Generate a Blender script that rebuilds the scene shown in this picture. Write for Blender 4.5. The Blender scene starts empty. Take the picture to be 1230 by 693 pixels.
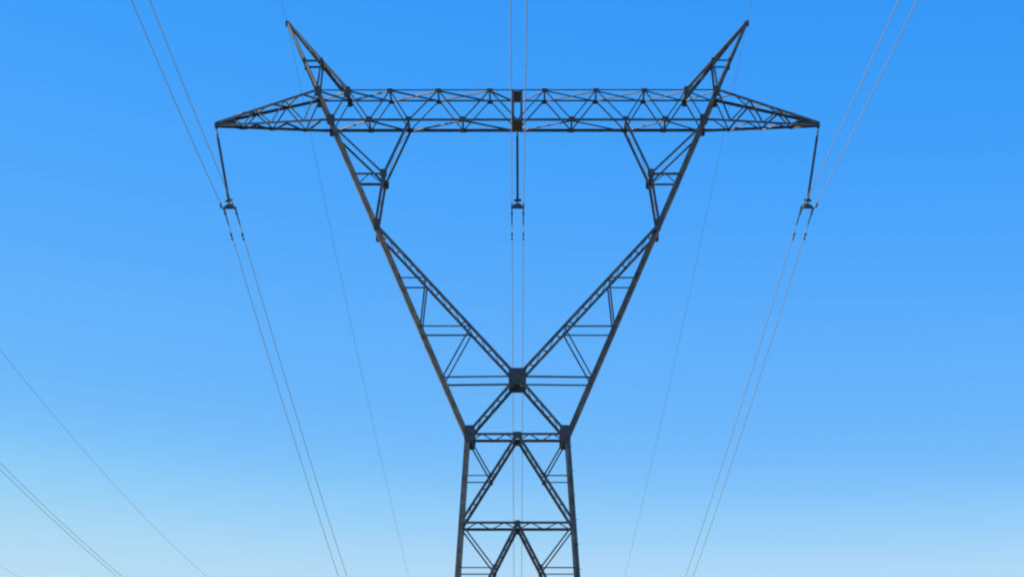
import bpy, math, random
from mathutils import Vector
random.seed(7)
R = math.radians
sc = bpy.context.scene

# ------------------------------------------------------------------ camera
W_PX, H_PX = 1230.0, 693.0          # size of the photograph
F_PX = 3090.0                       # focal length in photo pixels
Y_HOR = 1130.0                      # photo row of the horizon (below the frame)
X_AX = 621.6                        # photo column of the line's axis (x = 0)
CAM_Z = 1.6
PITCH = math.atan((Y_HOR - H_PX / 2) / F_PX)
YAW = math.atan((X_AX - W_PX / 2) / F_PX)
cd = bpy.data.cameras.new('camera')
cam = bpy.data.objects.new('camera', cd)
sc.collection.objects.link(cam)
cam.location = (0, 0, CAM_Z)
cam.rotation_euler = (math.pi / 2 + PITCH, 0, YAW)
cd.sensor_fit = 'HORIZONTAL'
cd.sensor_width = 36.0
cd.lens = 36.0 * F_PX / W_PX
cd.clip_start = 0.1
cd.clip_end = 20000
sc.camera = cam

# ------------------------------------------------------------------ sky and sun
SUN_EL, SUN_AZ = R(33), R(-88)      # azimuth clockwise from +Y (the view direction)
w = bpy.data.worlds.new('World')
sc.world = w
w.use_nodes = True
nt = w.node_tree
nt.nodes.clear()
out = nt.nodes.new('ShaderNodeOutputWorld')
bg = nt.nodes.new('ShaderNodeBackground')
sky = nt.nodes.new('ShaderNodeTexSky')
sky.sky_type = 'NISHITA'
sky.sun_disc = False
sky.sun_elevation = SUN_EL
sky.sun_rotation = SUN_AZ
sky.altitude = 200
sky.air_density = 1.0
sky.dust_density = 0.0
sky.ozone_density = 1.0
SKY_STRENGTH = 0.10
bg.inputs['Strength'].default_value = SKY_STRENGTH
# picture style of the photograph (polarised, contrasty blue): one tone curve for the whole sky
def scaled(src, k):
    n = nt.nodes.new('ShaderNodeVectorMath')
    n.operation = 'SCALE'
    n.inputs['Scale'].default_value = k
    nt.links.new(src, n.inputs[0])
    return n.outputs[0]
cv = nt.nodes.new('ShaderNodeRGBCurve')
cv.mapping.use_clip = False
cv.mapping.extend = 'HORIZONTAL'
for ci, pts in enumerate((
        ((0, 0), (0.10, 0.012), (0.157, 0.047), (0.209, 0.110), (0.25, 0.170), (0.283, 0.285), (0.325, 0.445), (0.45, 0.66), (1, 0.90)),
        ((0, 0), (0.15, 0.20), (0.253, 0.337), (0.327, 0.425), (0.38, 0.495), (0.42, 0.610), (0.47, 0.705), (0.65, 0.82), (1, 0.90)),
        ((0, 0), (0.20, 0.55), (0.411, 0.950), (0.49, 0.965), (0.535, 0.955), (0.563, 0.935), (0.59, 0.905), (0.75, 0.89), (1, 0.90)))):
    c = cv.mapping.curves[ci]
    while len(c.points) < len(pts):
        c.points.new(0.5, 0.5)
    for p, q in zip(c.points, pts):
        p.location = q
        p.handle_type = 'AUTO_CLAMPED'
cv.mapping.update()
nt.links.new(scaled(sky.outputs[0], SKY_STRENGTH), cv.inputs['Color'])
nt.links.new(scaled(cv.outputs[0], 1.0 / SKY_STRENGTH), bg.inputs['Color'])
nt.links.new(bg.outputs[0], out.inputs['Surface'])

sl = bpy.data.lights.new('sun', 'SUN')
sl.energy = 5.0
sl.angle = R(0.5)
sl.color = (1.0, 0.90, 0.76)
so = bpy.data.objects.new('sun', sl)
sc.collection.objects.link(so)
sdir = Vector((math.sin(SUN_AZ) * math.cos(SUN_EL), math.cos(SUN_AZ) * math.cos(SUN_EL), math.sin(SUN_EL)))
so.rotation_euler = sdir.to_track_quat('Z', 'Y').to_euler()
so.location = (-40, 40, 80)

vs = sc.view_settings
vs.view_transform = 'Standard'
vs.look = 'None'
vs.exposure = 0.0
vs.gamma = 1.0
vs.use_curve_mapping = False
sc.render.film_transparent = False
sc.render.filter_size = 2.2
sc.cycles.filter_width = 2.2

# ------------------------------------------------------------------ materials
def material(name, col_a, col_b, rough, metallic=0.0, scale=3.0, rust=0.0, detail=6):
    m = bpy.data.materials.new(name)
    m.use_nodes = True
    n, l = m.node_tree.nodes, m.node_tree.links
    b = n['Principled BSDF']
    tc = n.new('ShaderNodeTexCoord')
    nz = n.new('ShaderNodeTexNoise')
    nz.inputs['Scale'].default_value = scale
    nz.inputs['Detail'].default_value = detail
    l.new(tc.outputs['Object'], nz.inputs['Vector'])
    rp = n.new('ShaderNodeValToRGB')
    rp.color_ramp.elements[0].position = 0.35
    rp.color_ramp.elements[1].position = 0.65
    rp.color_ramp.elements[0].color = (*col_a, 1)
    rp.color_ramp.elements[1].color = (*col_b, 1)
    l.new(nz.outputs['Fac'], rp.inputs['Fac'])
    col = rp.outputs['Color']
    if rust > 0:
        n2 = n.new('ShaderNodeTexNoise')
        n2.inputs['Scale'].default_value = scale * 0.37
        n2.inputs['Detail'].default_value = 8
        l.new(tc.outputs['Object'], n2.inputs['Vector'])
        r2 = n.new('ShaderNodeValToRGB')
        r2.color_ramp.elements[0].position = 0.52
        r2.color_ramp.elements[1].position = 0.68
        r2.color_ramp.elements[0].color = (0, 0, 0, 1)
        r2.color_ramp.elements[1].color = (rust, rust, rust, 1)
        l.new(n2.outputs['Fac'], r2.inputs['Fac'])
        mx = n.new('ShaderNodeMixRGB')
        mx.inputs['Color2'].default_value = (0.16, 0.085, 0.045, 1)
        l.new(r2.outputs['Color'], mx.inputs['Fac'])
        l.new(col, mx.inputs['Color1'])
        col = mx.outputs['Color']
    l.new(col, b.inputs['Base Color'])
    b.inputs['Roughness'].default_value = rough
    b.inputs['Metallic'].default_value = metallic
    bp = n.new('ShaderNodeBump')
    bp.inputs['Strength'].default_value = 0.15
    bp.inputs['Distance'].default_value = 0.01
    l.new(nz.outputs['Fac'], bp.inputs['Height'])
    l.new(bp.outputs['Normal'], b.inputs['Normal'])
    return m

M_STEEL = material('galvanised_steel', (0.07, 0.07, 0.068), (0.165, 0.16, 0.15), 0.5, 0.25, 2.5, 0.5)
M_PLATE = material('gusset_steel', (0.06, 0.06, 0.06), (0.11, 0.11, 0.11), 0.55, 0.25, 5.0, 0.3)
M_ALU = material('conductor_aluminium', (0.46, 0.42, 0.36), (0.58, 0.54, 0.47), 0.55, 0.0, 4.0)
M_WIRE = material('earth_wire_steel', (0.15, 0.24, 0.26), (0.21, 0.32, 0.34), 0.5, 0.2, 4.0)
M_POLY = material('insulator_rubber', (0.075, 0.035, 0.055), (0.11, 0.055, 0.08), 0.5, 0.0, 8.0)
M_FIT = material('forged_fitting', (0.06, 0.055, 0.05), (0.12, 0.11, 0.10), 0.5, 0.3, 9.0, 0.4)
M_CONC = material('footing_concrete', (0.27, 0.26, 0.24), (0.40, 0.39, 0.36), 0.9, 0.0, 6.0)
M_GRASS = material('dry_grass_ground', (0.06, 0.075, 0.025), (0.16, 0.14, 0.06), 0.95, 0.0, 0.08)

# ------------------------------------------------------------------ mesh helpers
def link_mesh(name, verts, faces, mat, parent=None, smooth=False):
    root = parent
    while root is not None and root.parent is not None:
        root = root.parent
    if root is not None:
        loc = root.location.copy()          # parts keep their thing's origin
    elif name == 'ground':
        loc = Vector((0, 0, 0))
    else:
        loc = sum((Vector(v) for v in verts), Vector()) / len(verts)
    me = bpy.data.meshes.new(name)
    me.from_pydata([tuple(Vector(v) - loc) for v in verts], [], faces)
    me.materials.append(mat)
    if smooth:
        me.polygons.foreach_set('use_smooth', [True] * len(me.polygons))
    me.update()
    o = bpy.data.objects.new(name, me)
    sc.collection.objects.link(o)
    if parent is not None:
        o.parent = parent
    else:
        o.location = loc
    return o

def tag(o, label, cat, group=None):
    o['label'] = label
    o['category'] = cat
    if group:
        o['group'] = group
    return o

class Buf:
    """verts and faces of one mesh"""
    def __init__(self):
        self.v, self.f = [], []
    def add(self, v, f):
        k = len(self.v)
        self.v += v
        self.f += [tuple(i + k for i in q) for q in f]
    def angle(self, a, b, n, size, t=None, flip=1):
        """rolled L-section from a to b; one flange lies across n, the other runs along n"""
        a, b, n = Vector(a), Vector(b), Vector(n)
        t = t or max(0.008, size * 0.1)
        d = (b - a).normalized()
        n = (n - d * n.dot(d)).normalized()
        s = d.cross(n).normalized() * flip
        h = size / 2
        prof = [(-h, 0), (h, 0), (h, t), (-h + t, t), (-h + t, size), (-h, size)]
        v = [a + s * p + n * q for p, q in prof] + [b + s * p + n * q for p, q in prof]
        f = [tuple(range(5, -1, -1)), tuple(range(6, 12))]
        f += [(i, (i + 1) % 6, (i + 1) % 6 + 6, i + 6) for i in range(6)]
        self.add(v, f)
    def bar(self, a, b, n, wid, th):
        a, b, n = Vector(a), Vector(b), Vector(n)
        d = (b - a).normalized()
        n = (n - d * n.dot(d)).normalized()
        s = d.cross(n).normalized()
        c = [(-wid / 2, -th / 2), (wid / 2, -th / 2), (wid / 2, th / 2), (-wid / 2, th / 2)]
        v = [a + s * p + n * q for p, q in c] + [b + s * p + n * q for p, q in c]
        self.add(v, [(3, 2, 1, 0), (4, 5, 6, 7), (0, 1, 5, 4), (1, 2, 6, 5), (2, 3, 7, 6), (3, 0, 4, 7)])
    def plate(self, c, pts, th):
        """polygon in the xz plane about c, th thick in y"""
        c = Vector(c)
        k = len(pts)
        v = [c + Vector((x, -th / 2, z)) for x, z in pts] + [c + Vector((x, th / 2, z)) for x, z in pts]
        f = [tuple(range(k)), tuple(range(2 * k - 1, k - 1, -1))]
        f += [(i, i + k, (i + 1) % k + k, (i + 1) % k) for i in range(k)]
        self.add(v, f)
    def tube(self, pts, rad, seg=6):
        pts = [Vector(p) for p in pts]
        rads = rad if isinstance(rad, (list, tuple)) else [rad] * len(pts)
        v, f = [], []
        for i, p in enumerate(pts):
            d = (pts[min(i + 1, len(pts) - 1)] - pts[max(i - 1, 0)]).normalized()
            u = d.cross(Vector((0, 0, 1)))
            if u.length < 1e-3:
                u = d.cross(Vector((0, 1, 0)))
            u.normalize()
            q = d.cross(u)
            for k in range(seg):
                a = 2 * math.pi * k / seg
                v.append(p + (u * math.cos(a) + q * math.sin(a)) * rads[i])
        for i in range(len(pts) - 1):
            for k in range(seg):
                f.append((i * seg + k, i * seg + (k + 1) % seg, (i + 1) * seg + (k + 1) % seg, (i + 1) * seg + k))
        f.append(tuple(range(seg - 1, -1, -1)))
        m = (len(pts) - 1) * seg
        f.append(tuple(range(m, m + seg)))
        self.add(v, f)
    def obj(self, name, mat, parent=None, smooth=False):
        return link_mesh(name, self.v, self.f, mat, parent, smooth)

def empty(name):
    o = bpy.data.objects.new(name, None)
    o.empty_display_size = 0.5
    sc.collection.objects.link(o)
    return o

# ------------------------------------------------------------------ photo pixel -> place
def elev(py):
    return PITCH + math.atan((H_PX / 2 - py) / F_PX)

def at(half, py, y):
    """point on the upright plane at distance y whose photo offset from the line's axis is half, row py"""
    z = y * math.tan(elev(py))
    x = half / F_PX * (y * math.cos(PITCH) + z * math.sin(PITCH))
    return Vector((x, y, z + CAM_Z))

# ------------------------------------------------------------------ ground
g = Buf()
N, S = 40, 6000.0
for i in range(N + 1):
    for j in range(N + 1):
        u, v = (i / N * 2 - 1), (j / N * 2 - 1)
        x, y = math.copysign(abs(u) ** 2.2, u) * S, math.copysign(abs(v) ** 2.2, v) * S
        far = min(1.0, max(0.0, (math.hypot(x, y - 90) - 140) / 400))
        g.v.append(Vector((x, y + 90, far * 1.2 * (math.sin(x * 0.011) + math.cos(y * 0.009) - 1))))
g.f = [(i * (N + 1) + j, (i + 1) * (N + 1) + j, (i + 1) * (N + 1) + j + 1, i * (N + 1) + j + 1) for i in range(N) for j in range(N)]
go = g.obj('ground', M_GRASS, smooth=True)
go['kind'] = 'structure'

# ------------------------------------------------------------------ pylon
D = 95.0                                    # distance to the pylon's middle plane
tower = empty('transmission_tower')
tower.location = (0, D, 0)
tag(tower, 'grey lattice steel pylon with forked waist, long crossarm and two pointed peaks', 'pylon')

YF = D - 0.70                               # front face plane at the crossarm: rows were read on that face
def front(half, py):
    """x and z of a frame joint read off the front face"""
    p = at(half, py, YF)
    return p.x, p.z

ZW = front(60, 521)[1]                      # the waist
ZX = front(241, 108)[1]                     # crossarm top
def depth(z):
    """half depth of the pylon at height z"""
    if z >= ZW:
        k = min(1.0, (z - ZW) / (ZX - ZW))
        return 0.74 + 0.10 * math.sin(k * math.pi) - 0.04 * k
    return 0.74 + (ZW - z) * 0.040

count = 0
def member(name, a, b, size, face, inset=0.0, flip=1, roll=0.0):
    """angle between joints a and b (x, z) in the front (-1) or rear (+1) face"""
    global count
    count += 1
    off = inset + 0.0007 * (count % 9)
    pa = Vector((a[0], D + face * (depth(a[1]) - off), a[1]))
    pb = Vector((b[0], D + face * (depth(b[1]) - off), b[1]))
    mb = Buf()
    mb.angle(pa, pb, (roll, -face, 0), size, flip=flip * face)
    return mb.obj(name, M_STEEL, tower)

def lacing(a, b, step, wid, name='lacing', start=0, of=None):
    """zigzag flats tying a front member to its twin in the rear face"""
    L = math.hypot(b[0] - a[0], b[1] - a[1])
    n = max(2, round(L / step))
    mb = Buf()
    pts = []
    for i in range(n + 1):
        k = 0.03 + 0.94 * i / n
        x, z = a[0] + (b[0] - a[0]) * k, a[1] + (b[1] - a[1]) * k
        s = -1 if (i + start) % 2 else 1
        pts.append(Vector((x, D + s * (depth(z) - 0.03), z)))
    side = Vector((b[0] - a[0], 0, b[1] - a[1])).normalized()
    nrm = side.cross(Vector((0, 1, 0)))
    for i in range(n):
        o = nrm * (0.004 if i % 2 else -0.004)
        mb.bar(pts[i] + o, pts[i + 1] + o, nrm, wid, 0.008)
    o = mb.obj(name, M_STEEL, of or tower)
    o['kind'] = 'stuff'
    return o

def pair(name, a, b, size, inset=0.012, lace=0.0, lw=0.05, flip=1):
    for face in (1, -1):
        m = member(name, a, b, size, face, inset, flip)
    if lace:
        lacing(a, b, lace, lw, of=m)

def tie(name, p, size=0.06):
    """strut across the depth at joint p"""
    mb = Buf()
    dy = depth(p[1]) - 0.02
    mb.angle((p[0], D - dy, p[1]), (p[0], D + dy, p[1]), (0, 0, 1), size)
    return mb.obj(name, M_STEEL, tower)

def gusset(c, pts, th=0.014, out=0.016):
    for face in (-1, 1):
        mb = Buf()
        mb.plate((c[0], D + face * (depth(c[1]) + out), c[1]), pts, th)
        mb.obj('gusset_plate', M_PLATE, tower)

def octagon(wx, wz, cut=0.3):
    a, b = wx / 2, wz / 2
    cx, cz = a * (1 - cut), b * (1 - cut)
    return [(-cx, -b), (cx, -b), (a, -cz), (a, cz), (cx, b), (-cx, b), (-a, cz), (-a, -cz)]

def lerp(a, b, k):
    return (a[0] + (b[0] - a[0]) * k, a[1] + (b[1] - a[1]) * k)

def leg_half(py):                           # half width of the fork's outer leg at photo row py
    return 60.5 + (521 - py) * 0.4335

def mir(p, s):
    return (p[0] * s, p[1])

waist = front(60.5, 521)
centre = front(0, 452)
armleg_t = front(leg_half(108), 108)
armleg_b = front(leg_half(144), 144)
forkjoin = front(leg_half(271), 271)
ground_leg = (front(60.5 + (1150 - 521) * 0.073, 1150)[0], 0.25)

def on_diag(py):                            # inner fork diagonal (joint forkjoin -> centre)
    k = (py - 271) / (452 - 271)
    return front(leg_half(271) * (1 - k), py)

def body_half(py):
    return 60.5 + (py - 521) * 0.073

# --- outer legs, fork and body
for s in (-1, 1):
    pk = front(leg_half(74), 74)
    for face in (-1, 1):
        lg = member('fork_leg', mir(waist, s), mir(armleg_t, s), 0.15, face, 0.0, -s, -s * 0.3)
        bl = member('leg', mir(waist, s), mir(ground_leg, s), 0.165, face, 0.0, -s, -s * 0.12)
    lacing(mir(waist, s), mir(armleg_b, s), 0.95, 0.06, of=lg)
    # inner diagonals of the fork and the V below the crossing
    pair('fork_diagonal', mir(forkjoin, s), centre, 0.105, 0.018, 0.40, 0.065, s)
    pair('fork_diagonal', centre, mir(waist, s), 0.105, 0.018, 0.40, 0.065, s)
    # level beams and zigzag inside the fork
    la, lb, ly = [front(leg_half(r), r) for r in (392, 334, 453)]
    da, db = on_diag(392), on_diag(334)
    pair('fork_strut', mir(la, s), mir(da, s), 0.055, 0.034)
    pair('fork_strut', mir(lb, s), mir(db, s), 0.05, 0.034)
    pair('fork_strut', mir(ly, s), centre, 0.065, 0.034)
    pair('fork_brace', mir(db, s), mir(la, s), 0.06, 0.044)
    pair('fork_brace', mir(da, s), mir(ly, s), 0.055, 0.044)
    for p in (la, lb, ly):
        tie('cross_tie', mir(p, s), 0.06)
    # window corner under the crossarm
    nd = front(160.5, 209)
    ab = front(130.5, 146)
    lt = front(leg_half(152), 152)
    lm = front(leg_half(209), 209)
    ld = front(leg_half(268), 268)
    pair('window_brace', mir(ab, s), mir(nd, s), 0.095, 0.022, 0.0)
    pair('window_brace', mir(lt, s), mir(nd, s), 0.075, 0.030, 0.0)
    pair('window_strut', mir(lm, s), mir(nd, s), 0.085, 0.040, 0.5, 0.05)
    pair('window_brace', mir(nd, s), mir(ld, s), 0.10, 0.026, 0.7, 0.05)
    lacing(mir(ab, s), mir(nd, s), 1.2, 0.035)
    tie('cross_tie', mir(nd, s), 0.08)
    gusset(mir(nd, s), octagon(0.26, 0.34))
    gusset(mir(lerp(forkjoin, lm, 0.0), s), octagon(0.22, 0.46))
    gusset(mir(front(57.5, 521), s), octagon(0.40, 0.66, 0.35))
    # body panels below the waist
    for (t, m, b) in ((521, 571, 628), (628, 682, 783), (783, 860, 955), (955, 1040, 1128)):
        top, bot = (0, front(0, t)[1]), front(body_half(b), b)
        cor = front(body_half(t), t)
        k = (front(0, m)[1] - top[1]) / (bot[1] - top[1])
        md = lerp(top, bot, k)
        lgm = front(body_half(m), m)
        pair('body_diagonal', mir(top, s), mir(bot, s), 0.105, 0.018, 0.36, 0.065, s)
        pair('body_brace', mir(cor, s), mir(md, s), 0.055, 0.036)
        pair('body_brace', mir(lgm, s), mir(md, s), 0.042, 0.046)
        gusset(mir((md[0], md[1]), s), octagon(0.13, 0.2))
        # bracing in the side faces
        pa, pb = front(body_half(t), t), front(body_half(b), b)
        for f0 in (-1, 1):
            mb = Buf()
            mb.angle((s * (pa[0] - 0.01), D + f0 * (depth(pa[1]) - 0.05), pa[1]),
                     (s * (pb[0] - 0.01), D - f0 * (depth(pb[1]) - 0.05), pb[1]), (-s, 0, 0), 0.06 + 0.004 * f0)
            mb.obj('side_brace', M_STEEL, tower)
for t in (521, 628, 783, 955, 1128):
    h = front(body_half(t), t)
    pair('body_beam', (-h[0], h[1]), h, 0.095, 0.03, 0.5, 0.07)
    gusset((0, h[1] - 0.05), octagon(0.34 if t == 521 else 0.22, 0.26))
    for s in (-1, 1):
        tie('cross_tie', mir(h, s), 0.08)
gusset(centre, octagon(0.66, 0.62, 0.25))

# --- crossarm
ARM_T, ARM_B = 108, 144
tz, bz = front(241, ARM_T)[1], front(241, ARM_B)[1]
xe = front(241, ARM_T)[0]
xb = front(leg_half(144), 144)[0]
tip = at(361.5, 151, D)
for face in (-1, 1):
    member('crossarm_chord', (-xe, tz), (xe, tz), 0.052, face, 0.022)
    member('crossarm_chord', (-xb - 0.4, bz), (xb + 0.4, bz), 0.10, face, 0.022)
    for s in (-1, 1):
        for a, sz in (((s * xe, tz), 0.10), ((s * (xb + 0.4), bz), 0.09)):
            mb = Buf()
            mb.angle((a[0], D + face * (depth(a[1]) - 0.02), a[1]),
                     (s * tip.x, D + face * 0.06, tip.z + (0.10 if a[1] == tz else -0.02)), (0, -face, 0), sz, flip=face * s)
            mb.obj('arm_tip_chord', M_STEEL, tower)
tops = [33, 95, 153, 203, 240]
bots = [0, 65.5, 130.5, 178, 224]
def tv(h):
    return (front(h, ARM_T)[0], tz)
def bv(h):
    return (front(h, ARM_B)[0], bz)
for s in (-1, 1):
    seq = []
    for i in range(5):
        seq += [bv(bots[i]), tv(tops[i])]
    for i in range(len(seq) - 1):
        pair('crossarm_brace', mir(seq[i], s), mir(seq[i + 1], s), 0.048, 0.034)
    # plan bracing of the top and bottom faces
    for row in ([tv(h) for h in tops], [bv(h) for h in bots]):
        for i, p in enumerate(row):
            if not (p[0] < 0.1 and s > 0):
                tie('crossarm_tie', (s * p[0] + (0.0 if p[0] > 0.1 else 0.0), p[1] - 0.03), 0.07)
        for i in range(len(row) - 1):
            a, b = row[i], row[i + 1]
            sg = (-1) ** i
            for q in (1, -1) if row[0][1] == tz else (1,):
                mb = Buf()
                mb.angle((s * a[0], D + q * sg * (depth(a[1]) - 0.05), a[1] - 0.05 - 0.008 * q),
                         (s * b[0], D - q * sg * (depth(b[1]) - 0.05), b[1] - 0.05 - 0.008 * q), (0, 0, 1), 0.055)
                mb.obj('plan_brace', M_STEEL, tower)
    # first top-face bay at the middle
    mb = Buf()
    a = tv(33)
    mb.angle((s * 0.2, D + 0.6, tz - 0.045), (s * a[0], D - 0.6, tz - 0.045), (0, 0, 1), 0.055)
    mb.obj('plan_brace', M_STEEL, tower)
    # tapering end of the arm: four chords run to the tip, with zigzag faces between them
    def endp(k, top, face):
        if top:
            a = Vector((s * xe, D + face * (depth(tz) - 0.04), tz)); e = Vector((s * tip.x, D + face * 0.05, tip.z + 0.10))
        else:
            a = Vector((s * (xb + 0.4), D + face * (depth(bz) - 0.04), bz)); e = Vector((s * tip.x, D + face * 0.05, tip.z - 0.02))
        return a.lerp(e, k)
    ks = [0.0, 0.16, 0.32, 0.47, 0.61, 0.74, 0.86]
    for i in range(len(ks) - 1):
        for face in (-1, 1):
            mb = Buf()
            mb.angle(endp(ks[i], i % 2 == 0, face), endp(ks[i + 1], i % 2 == 1, face), (-s * 0.3, -face, 0), 0.055)
            mb.obj('crossarm_brace', M_STEEL, tower)
        for top in (True, False):
            sg = 1 if (i + top) % 2 else -1
            mb = Buf()
            o = Vector((0, 0, 0.03 if top else -0.03))
            mb.angle(endp(ks[i], top, sg) + o, endp(ks[i + 1], top, -sg) + o, (0, 0, 1 if top else -1), 0.06)
            mb.obj('plan_brace', M_STEEL, tower)
    # plates that close the tip
    mb = Buf()
    for yy in (-0.07, 0.07):
        mb.plate((s * (tip.x - 0.32), D + yy, tip.z + 0.06), [(-0.42 * s, -0.10), (0.38 * s, -0.12), (0.38 * s, 0.06), (-0.42 * s, 0.24)][::s], 0.012)
    mb.bar((s * tip.x, D - 0.12, tip.z), (s * tip.x, D + 0.12, tip.z), (0, 0, 1), 0.1, 0.2)
    mb.obj('arm_tip_plate', M_PLATE, tower)
    # --- peaks
    apex = at(276.5, 27, D)
    base_i = front(203.5, ARM_T)
    base_o = armleg_t
    def pk(base, k, face):
        a = Vector((s * base[0], D + face * (depth(base[1]) - 0.01), base[1]))
        return a.lerp(Vector((s * apex.x, D + face * 0.03, apex.z)), k)
    for face in (-1, 1):
        for base, sz in ((base_i, 0.10), (base_o, 0.085)):
            mb = Buf()
            mb.angle(pk(base, 0, face), pk(base, 1, face), (-s * 0.5, -face, 0), sz, flip=face * s)
            mb.obj('peak_leg', M_STEEL, tower)
        mb = Buf()
        mb.angle(pk(base_o, 0.43, face), pk(base_i, 0.43, face), (0, -face, 0), 0.07)
        mb.obj('peak_strut', M_STEEL, tower)
        mb = Buf()
        mb.angle(pk(base_i, 0.43, face), pk(base_o, 0.03, face), (0, -face, 0), 0.075)
        mb.obj('peak_brace', M_STEEL, tower)
    for base in (base_i, base_o):
        mb = Buf()
        kk = [0.02, 0.13, 0.24, 0.34, 0.43, 0.55, 0.66, 0.77]
        for i in range(len(kk) - 1):
            q = -1 if i % 2 else 1
            mb.bar(pk(base, kk[i], q), pk(base, kk[i + 1], -q), (s, 0, 1), 0.05, 0.008)
        o = mb.obj('lacing', M_STEEL, tower)
        o['kind'] = 'stuff'
    for base in (base_i, base_o):
        for face in (-1, 1):
            mb = Buf()
            c = pk(base, 0.43, face)
            mb.plate(c + Vector((0, face * 0.014, 0)), octagon(0.12, 0.22), 0.012)
            mb.obj('gusset_plate', M_PLATE, tower)
    mb = Buf()
    mb.plate((s * apex.x, D, apex.z - 0.06), octagon(0.11, 0.24), 0.08)
    mb.obj('peak_cap', M_PLATE, tower)
    gusset((s * base_i[0], tz - 0.05), octagon(0.2, 0.36))
    gusset((s * base_o[0], tz - 0.05), octagon(0.22, 0.42))
    gusset((s * xb, bz), octagon(0.3, 0.42))
for s in (-1, 1):
    for face in (-1, 1):
        member('hanger_post', (s * 0.16, tz + 0.02), (s * 0.16, bz - 0.06), 0.085, face, 0.05, s)
for h in tops[:3]:
    for s in (-1, 1):
        gusset(mir((tv(h)[0], tz - 0.03), s), octagon(0.22, 0.16))
for h in bots[1:4]:
    for s in (-1, 1):
        gusset(mir((bv(h)[0], bz + 0.03), s), octagon(0.24, 0.18))
mb = Buf()
mb.bar((0, D - 0.66, bz - 0.045), (0, D + 0.66, bz - 0.045), (0, 0, 1), 0.40, 0.03)
mb.obj('hanger_plate', M_PLATE, tower)
mb = Buf()
mb.bar((0, D - 0.66, tz - 0.052), (0, D + 0.66, tz - 0.052), (0, 0, 1), 0.40, 0.03)
mb.obj('hanger_plate', M_PLATE, tower)

# --- step bolts on one leg, footings
mb = Buf()
for i in range(40):
    k = 0.06 + 0.94 * i / 40
    x, z = ground_leg[0] + (waist[0] - ground_leg[0]) * k, ground_leg[1] + (waist[1] - ground_leg[1]) * k
    y = D - depth(z)
    if i % 2:
        mb.tube([(x + 0.05, y + 0.02, z), (x + 0.15, y + 0.02, z)], 0.009, 5)
    else:
        mb.tube([(x + 0.02, y + 0.03, z), (x + 0.02, y - 0.16, z)], 0.009, 5)
o = mb.obj('step_bolts', M_STEEL, tower)
o['kind'] = 'stuff'
for s in (-1, 1):
    for face in (-1, 1):
        mb = Buf()
        c = Vector((s * ground_leg[0], D + face * depth(0.25), 0))
        r0, r1, z0, z1 = 0.55, 0.38, -0.4, 0.3
        v = [c + Vector((a * r0, b * r0, z0)) for a, b in ((-1, -1), (1, -1), (1, 1), (-1, 1))] + \
            [c + Vector((a * r1, b * r1, z1)) for a, b in ((-1, -1), (1, -1), (1, 1), (-1, 1))]
        mb.add(v, [(3, 2, 1, 0), (4, 5, 6, 7), (0, 1, 5, 4), (1, 2, 6, 5), (2, 3, 7, 6), (3, 0, 4, 7)])
        mb.obj('footing', M_CONC, tower)

# ------------------------------------------------------------------ insulator strings
BUNDLE = 0.44
def lathe_along(b, a, e, prof, seg=10):
    """surface of revolution about the segment a -> e, prof = [(k, radius)]"""
    a, e = Vector(a), Vector(e)
    b.tube([a.lerp(e, k) for k, r in prof], [r for k, r in prof], seg)

def insulator(a, c, label):
    """a: hanging point on the pylon, c: middle between the two clamps"""
    r = empty('insulator_string')
    r.location = a
    tag(r, label, 'insulator', 'insulator strings under the crossarm')
    a, c = Vector(a), Vector(c)
    d = (c - a).normalized()
    L = (c - a).length
    p0, p1 = 0.34 / L, 1 - 0.46 / L
    mb = Buf()
    mb.tube([a + Vector((0, 0, 0.06)), a.lerp(c, p0 * 0.5)], 0.022, 6)
    mb.tube([a.lerp(c, p0 * 0.4), a.lerp(c, p0)], [0.028, 0.035], 8)
    mb.obj('shackle', M_FIT, r, True)
    mb = Buf()
    prof = [(p0, 0.03)]
    n = 64
    for i in range(n):
        k = p0 + (p1 - p0) * (0.02 + 0.96 * i / (n - 1))
        h = 0.011 / L
        rad = 0.062 if i % 2 == 0 else 0.052
        prof += [(k - h, 0.02), (k, rad), (k + h * 0.7, rad * 0.92), (k + h, 0.02)]
    prof.append((p1, 0.03))
    lathe_along(mb, a, c, prof, 12)
    mb.obj('shed_rod', M_POLY, r)
    # grading ring
    mb = Buf()
    q = a.lerp(c, p1 - 0.05 / L)
    u = Vector((1, 0, 0)); u = (u - d * u.dot(d)).normalized(); v = d.cross(u)
    ring = [q + (u * math.cos(t) + v * math.sin(t)) * 0.13 for t in [2 * math.pi * i / 24 for i in range(25)]]
    mb.tube(ring, 0.026, 6)
    mb.tube([q - u * 0.13, q + u * 0.13], 0.014, 5)
    mb.obj('grading_ring', M_FIT, r, True)
    # yoke plate and the two clamps
    yk = a.lerp(c, p1)
    mb = Buf()
    mb.tube([yk, yk + d * 0.12], 0.028, 6)
    hb = BUNDLE / 2
    mid = yk + d * 0.20
    mb.plate(mid, [(-hb - 0.03, -0.09), (hb + 0.03, -0.09), (hb + 0.03, -0.02), (0.09, 0.12), (-0.09, 0.12), (-hb - 0.03, -0.02)], 0.022)
    yoke = mb.obj('yoke_plate', M_FIT, r)
    for s in (-1, 1):
        mb = Buf()
        w0 = Vector((c.x + s * hb, c.y, c.z))
        top = Vector((mid.x + s * hb, c.y, mid.z - 0.05))
        mb.bar(top, w0 + Vector((0, 0, 0.03)), (0, 1, 0), 0.05, 0.03)
        mb.tube([w0 + Vector((0, y, -0.012 - 0.05 * (y / 0.16) ** 2 * 0.4)) for y in (-0.18, -0.1, 0, 0.1, 0.18)], [0.026, 0.04, 0.05, 0.04, 0.026], 8)
        mb.obj('suspension_clamp', M_FIT, yoke)
    return r

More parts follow.
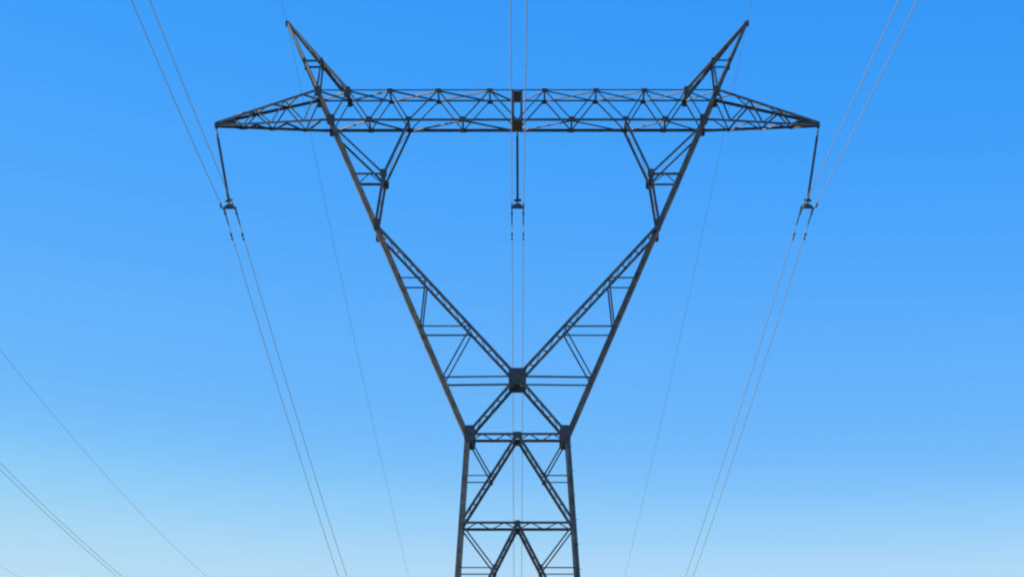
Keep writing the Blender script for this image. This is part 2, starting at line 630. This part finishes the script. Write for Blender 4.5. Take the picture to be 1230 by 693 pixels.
cl_l = at(-344, 256, D); cl_r = at(346.5, 256, D); cl_m = at(0.4, 256, D)
insulator((-tip.x, D, tip.z - 0.1), cl_l, 'dark rod insulator leaning inward below the arm tip beside the neighbouring line')
insulator((tip.x, D, tip.z - 0.1), cl_r, 'dark rod insulator leaning inward below the arm tip away from neighbouring line')
insulator((0, D, bz - 0.06), cl_m, 'dark rod insulator hanging straight down from the middle of the crossarm')

# ------------------------------------------------------------------ wires
def half_run(a, p, sgn, length, b):
    """points of a sagging span from a, through p, curvature b, out to length along y"""
    s = abs(p.y - a.y)
    mz = (p.z - a.z - b * s * s) / s
    mx = (p.x - a.x) / s
    pts = []
    n = 70
    for i in range(n + 1):
        t = length * i / n
        pts.append(Vector((a.x + mx * t, a.y + sgn * t, a.z + mz * t + b * t * t)))
    return pts

def wire(name, a, pf, pb, rad, mat, label, cat, group, b=0.0004, lf=118.0, lb=210.0):
    fr = half_run(a, pf, -1, lf, b)
    bk = half_run(a, pb, 1, lb, b)
    mb = Buf()
    mb.tube(fr[::-1] + bk[1:], rad, 6)
    o = mb.obj(name, mat, None, True)
    tag(o, label, cat, group)
    return o, fr, bk

def sample(run, dist):
    for i in range(len(run) - 1):
        t0, t1 = abs(run[i].y - run[0].y), abs(run[i + 1].y - run[0].y)
        if t1 >= dist:
            return run[i].lerp(run[i + 1], (dist - t0) / (t1 - t0))

def damper(run, dist, parent):
    c = sample(run, dist); d = (sample(run, dist + 0.3) - c).normalized()
    mb = Buf()
    mb.bar(c + Vector((0, 0, 0.03)), c + Vector((0, 0, -0.11)), (1, 0, 0), 0.05, 0.05)
    q = c + Vector((0, 0, -0.10))
    mb.tube([q - d * 0.24, q + d * 0.24], 0.008, 5)
    dm = mb.obj('damper', M_FIT, parent)
    for s in (-1, 1):
        mb = Buf()
        mb.tube([q + d * s * 0.14, q + d * s * 0.17, q + d * s * 0.29, q + d * s * 0.31], [0.02, 0.034, 0.034, 0.022], 8)
        mb.obj('damper_weight', M_FIT, dm)

FR, BK = 0.69 * D, 1.52 * D
phases = [
    (cl_l, (-463.5, -441.5), (-214.5, -204.5), 'twin bundle below arm tip beside the neighbouring line', (('outer', 'away from the pylon'), ('inner', 'towards the pylon'))),
    (cl_m, (-7.6, 11.6), (-4.3, 5.0), None, None),
    (cl_r, (458.5, 481.0), (201.5, 210.5), 'twin bundle below arm tip away from neighbouring line', (('inner', 'towards the pylon'), ('outer', 'away from the pylon'))),
]
for c, ft, bt, where, who in phases:
    for i, s in enumerate((-1, 1)):
        a = Vector((c.x + s * BUNDLE / 2, c.y, c.z))
        if where:
            lab = 'grey conductor, %s wire of the %s' % (who[i][0], where)
            grp = 'pylon conductors'
        else:
            lab = 'grey conductor of the twin bundle crossing behind the fork at mid crossarm'
            grp = 'middle twin bundle'
        o, fr, bk = wire('conductor_cable', a, at(ft[i], 0, FR), at(bt[i], 693, BK), 0.0145, M_ALU, lab, 'power cable', grp)
        mb = Buf()
        mb.tube([sample(fr, 1.1), sample(fr, 0.9), a, sample(bk, 0.9), sample(bk, 1.1)], [0.018, 0.025, 0.027, 0.025, 0.018], 8)
        mb.obj('armour_rods', M_FIT, o, True)
        damper(fr, 1.9, o)
        damper(bk, 1.9, o)
for s, xf, xb_, lab in ((-1, -283.5, -130.5, 'thin earth wire from the peak beside the neighbouring line'),
                        (1, 282.0, 128.5, 'thin earth wire from the peak away from neighbouring line')):
    a = Vector((s * apex.x, D, apex.z + 0.02))
    wire('earth_wire', a, at(xf, 0, 0.955 * D), at(xb_, 693, 1.98 * D), 0.0078, M_WIRE, lab, 'earth wire', 'pylon earth wires', b=0.00025)

# neighbouring parallel line: only its wires reach the frame
def far_wire(name, p, q, rad, mat, lab, cat, grp, b=0.0003):
    s = q.y - p.y
    m = (q.z - p.z - b * s * s) / s
    mx = (q.x - p.x) / s
    mb = Buf()
    pts = [Vector((p.x + mx * t, p.y + t, p.z + m * t + b * t * t)) for t in [-60 + 230 * i / 60 for i in range(61)]]
    mb.tube(pts, rad, 6)
    tag(mb.obj(name, mat, None, True), lab, cat, grp)
for k, (dx0, dx1) in enumerate(((-3.9, -3.2), (3.9, 3.2))):
    far_wire('conductor_cable', at(-X_AX + dx0, 559.5, 150), at(145 - X_AX + dx1, 693, 195), 0.0145, M_ALU,
             'grey conductor of the neighbouring line, its bundle wire %s the pylon' % ('farther from', 'nearer to')[k], 'power cable', 'neighbouring line bundle')
far_wire('earth_wire', at(-X_AX, 420, 160), at(250 - X_AX, 693, 262), 0.011, M_WIRE,
         'thin earth wire of the neighbouring line, running above its twin bundle', 'earth wire', 'neighbouring earth wires')
far_wire('earth_wire', at(-X_AX, 679, 245), at(24 - X_AX, 693, 256), 0.008, M_WIRE,
         'faint earth wire of the neighbouring line, running beyond its twin bundle', 'earth wire', 'neighbouring earth wires')
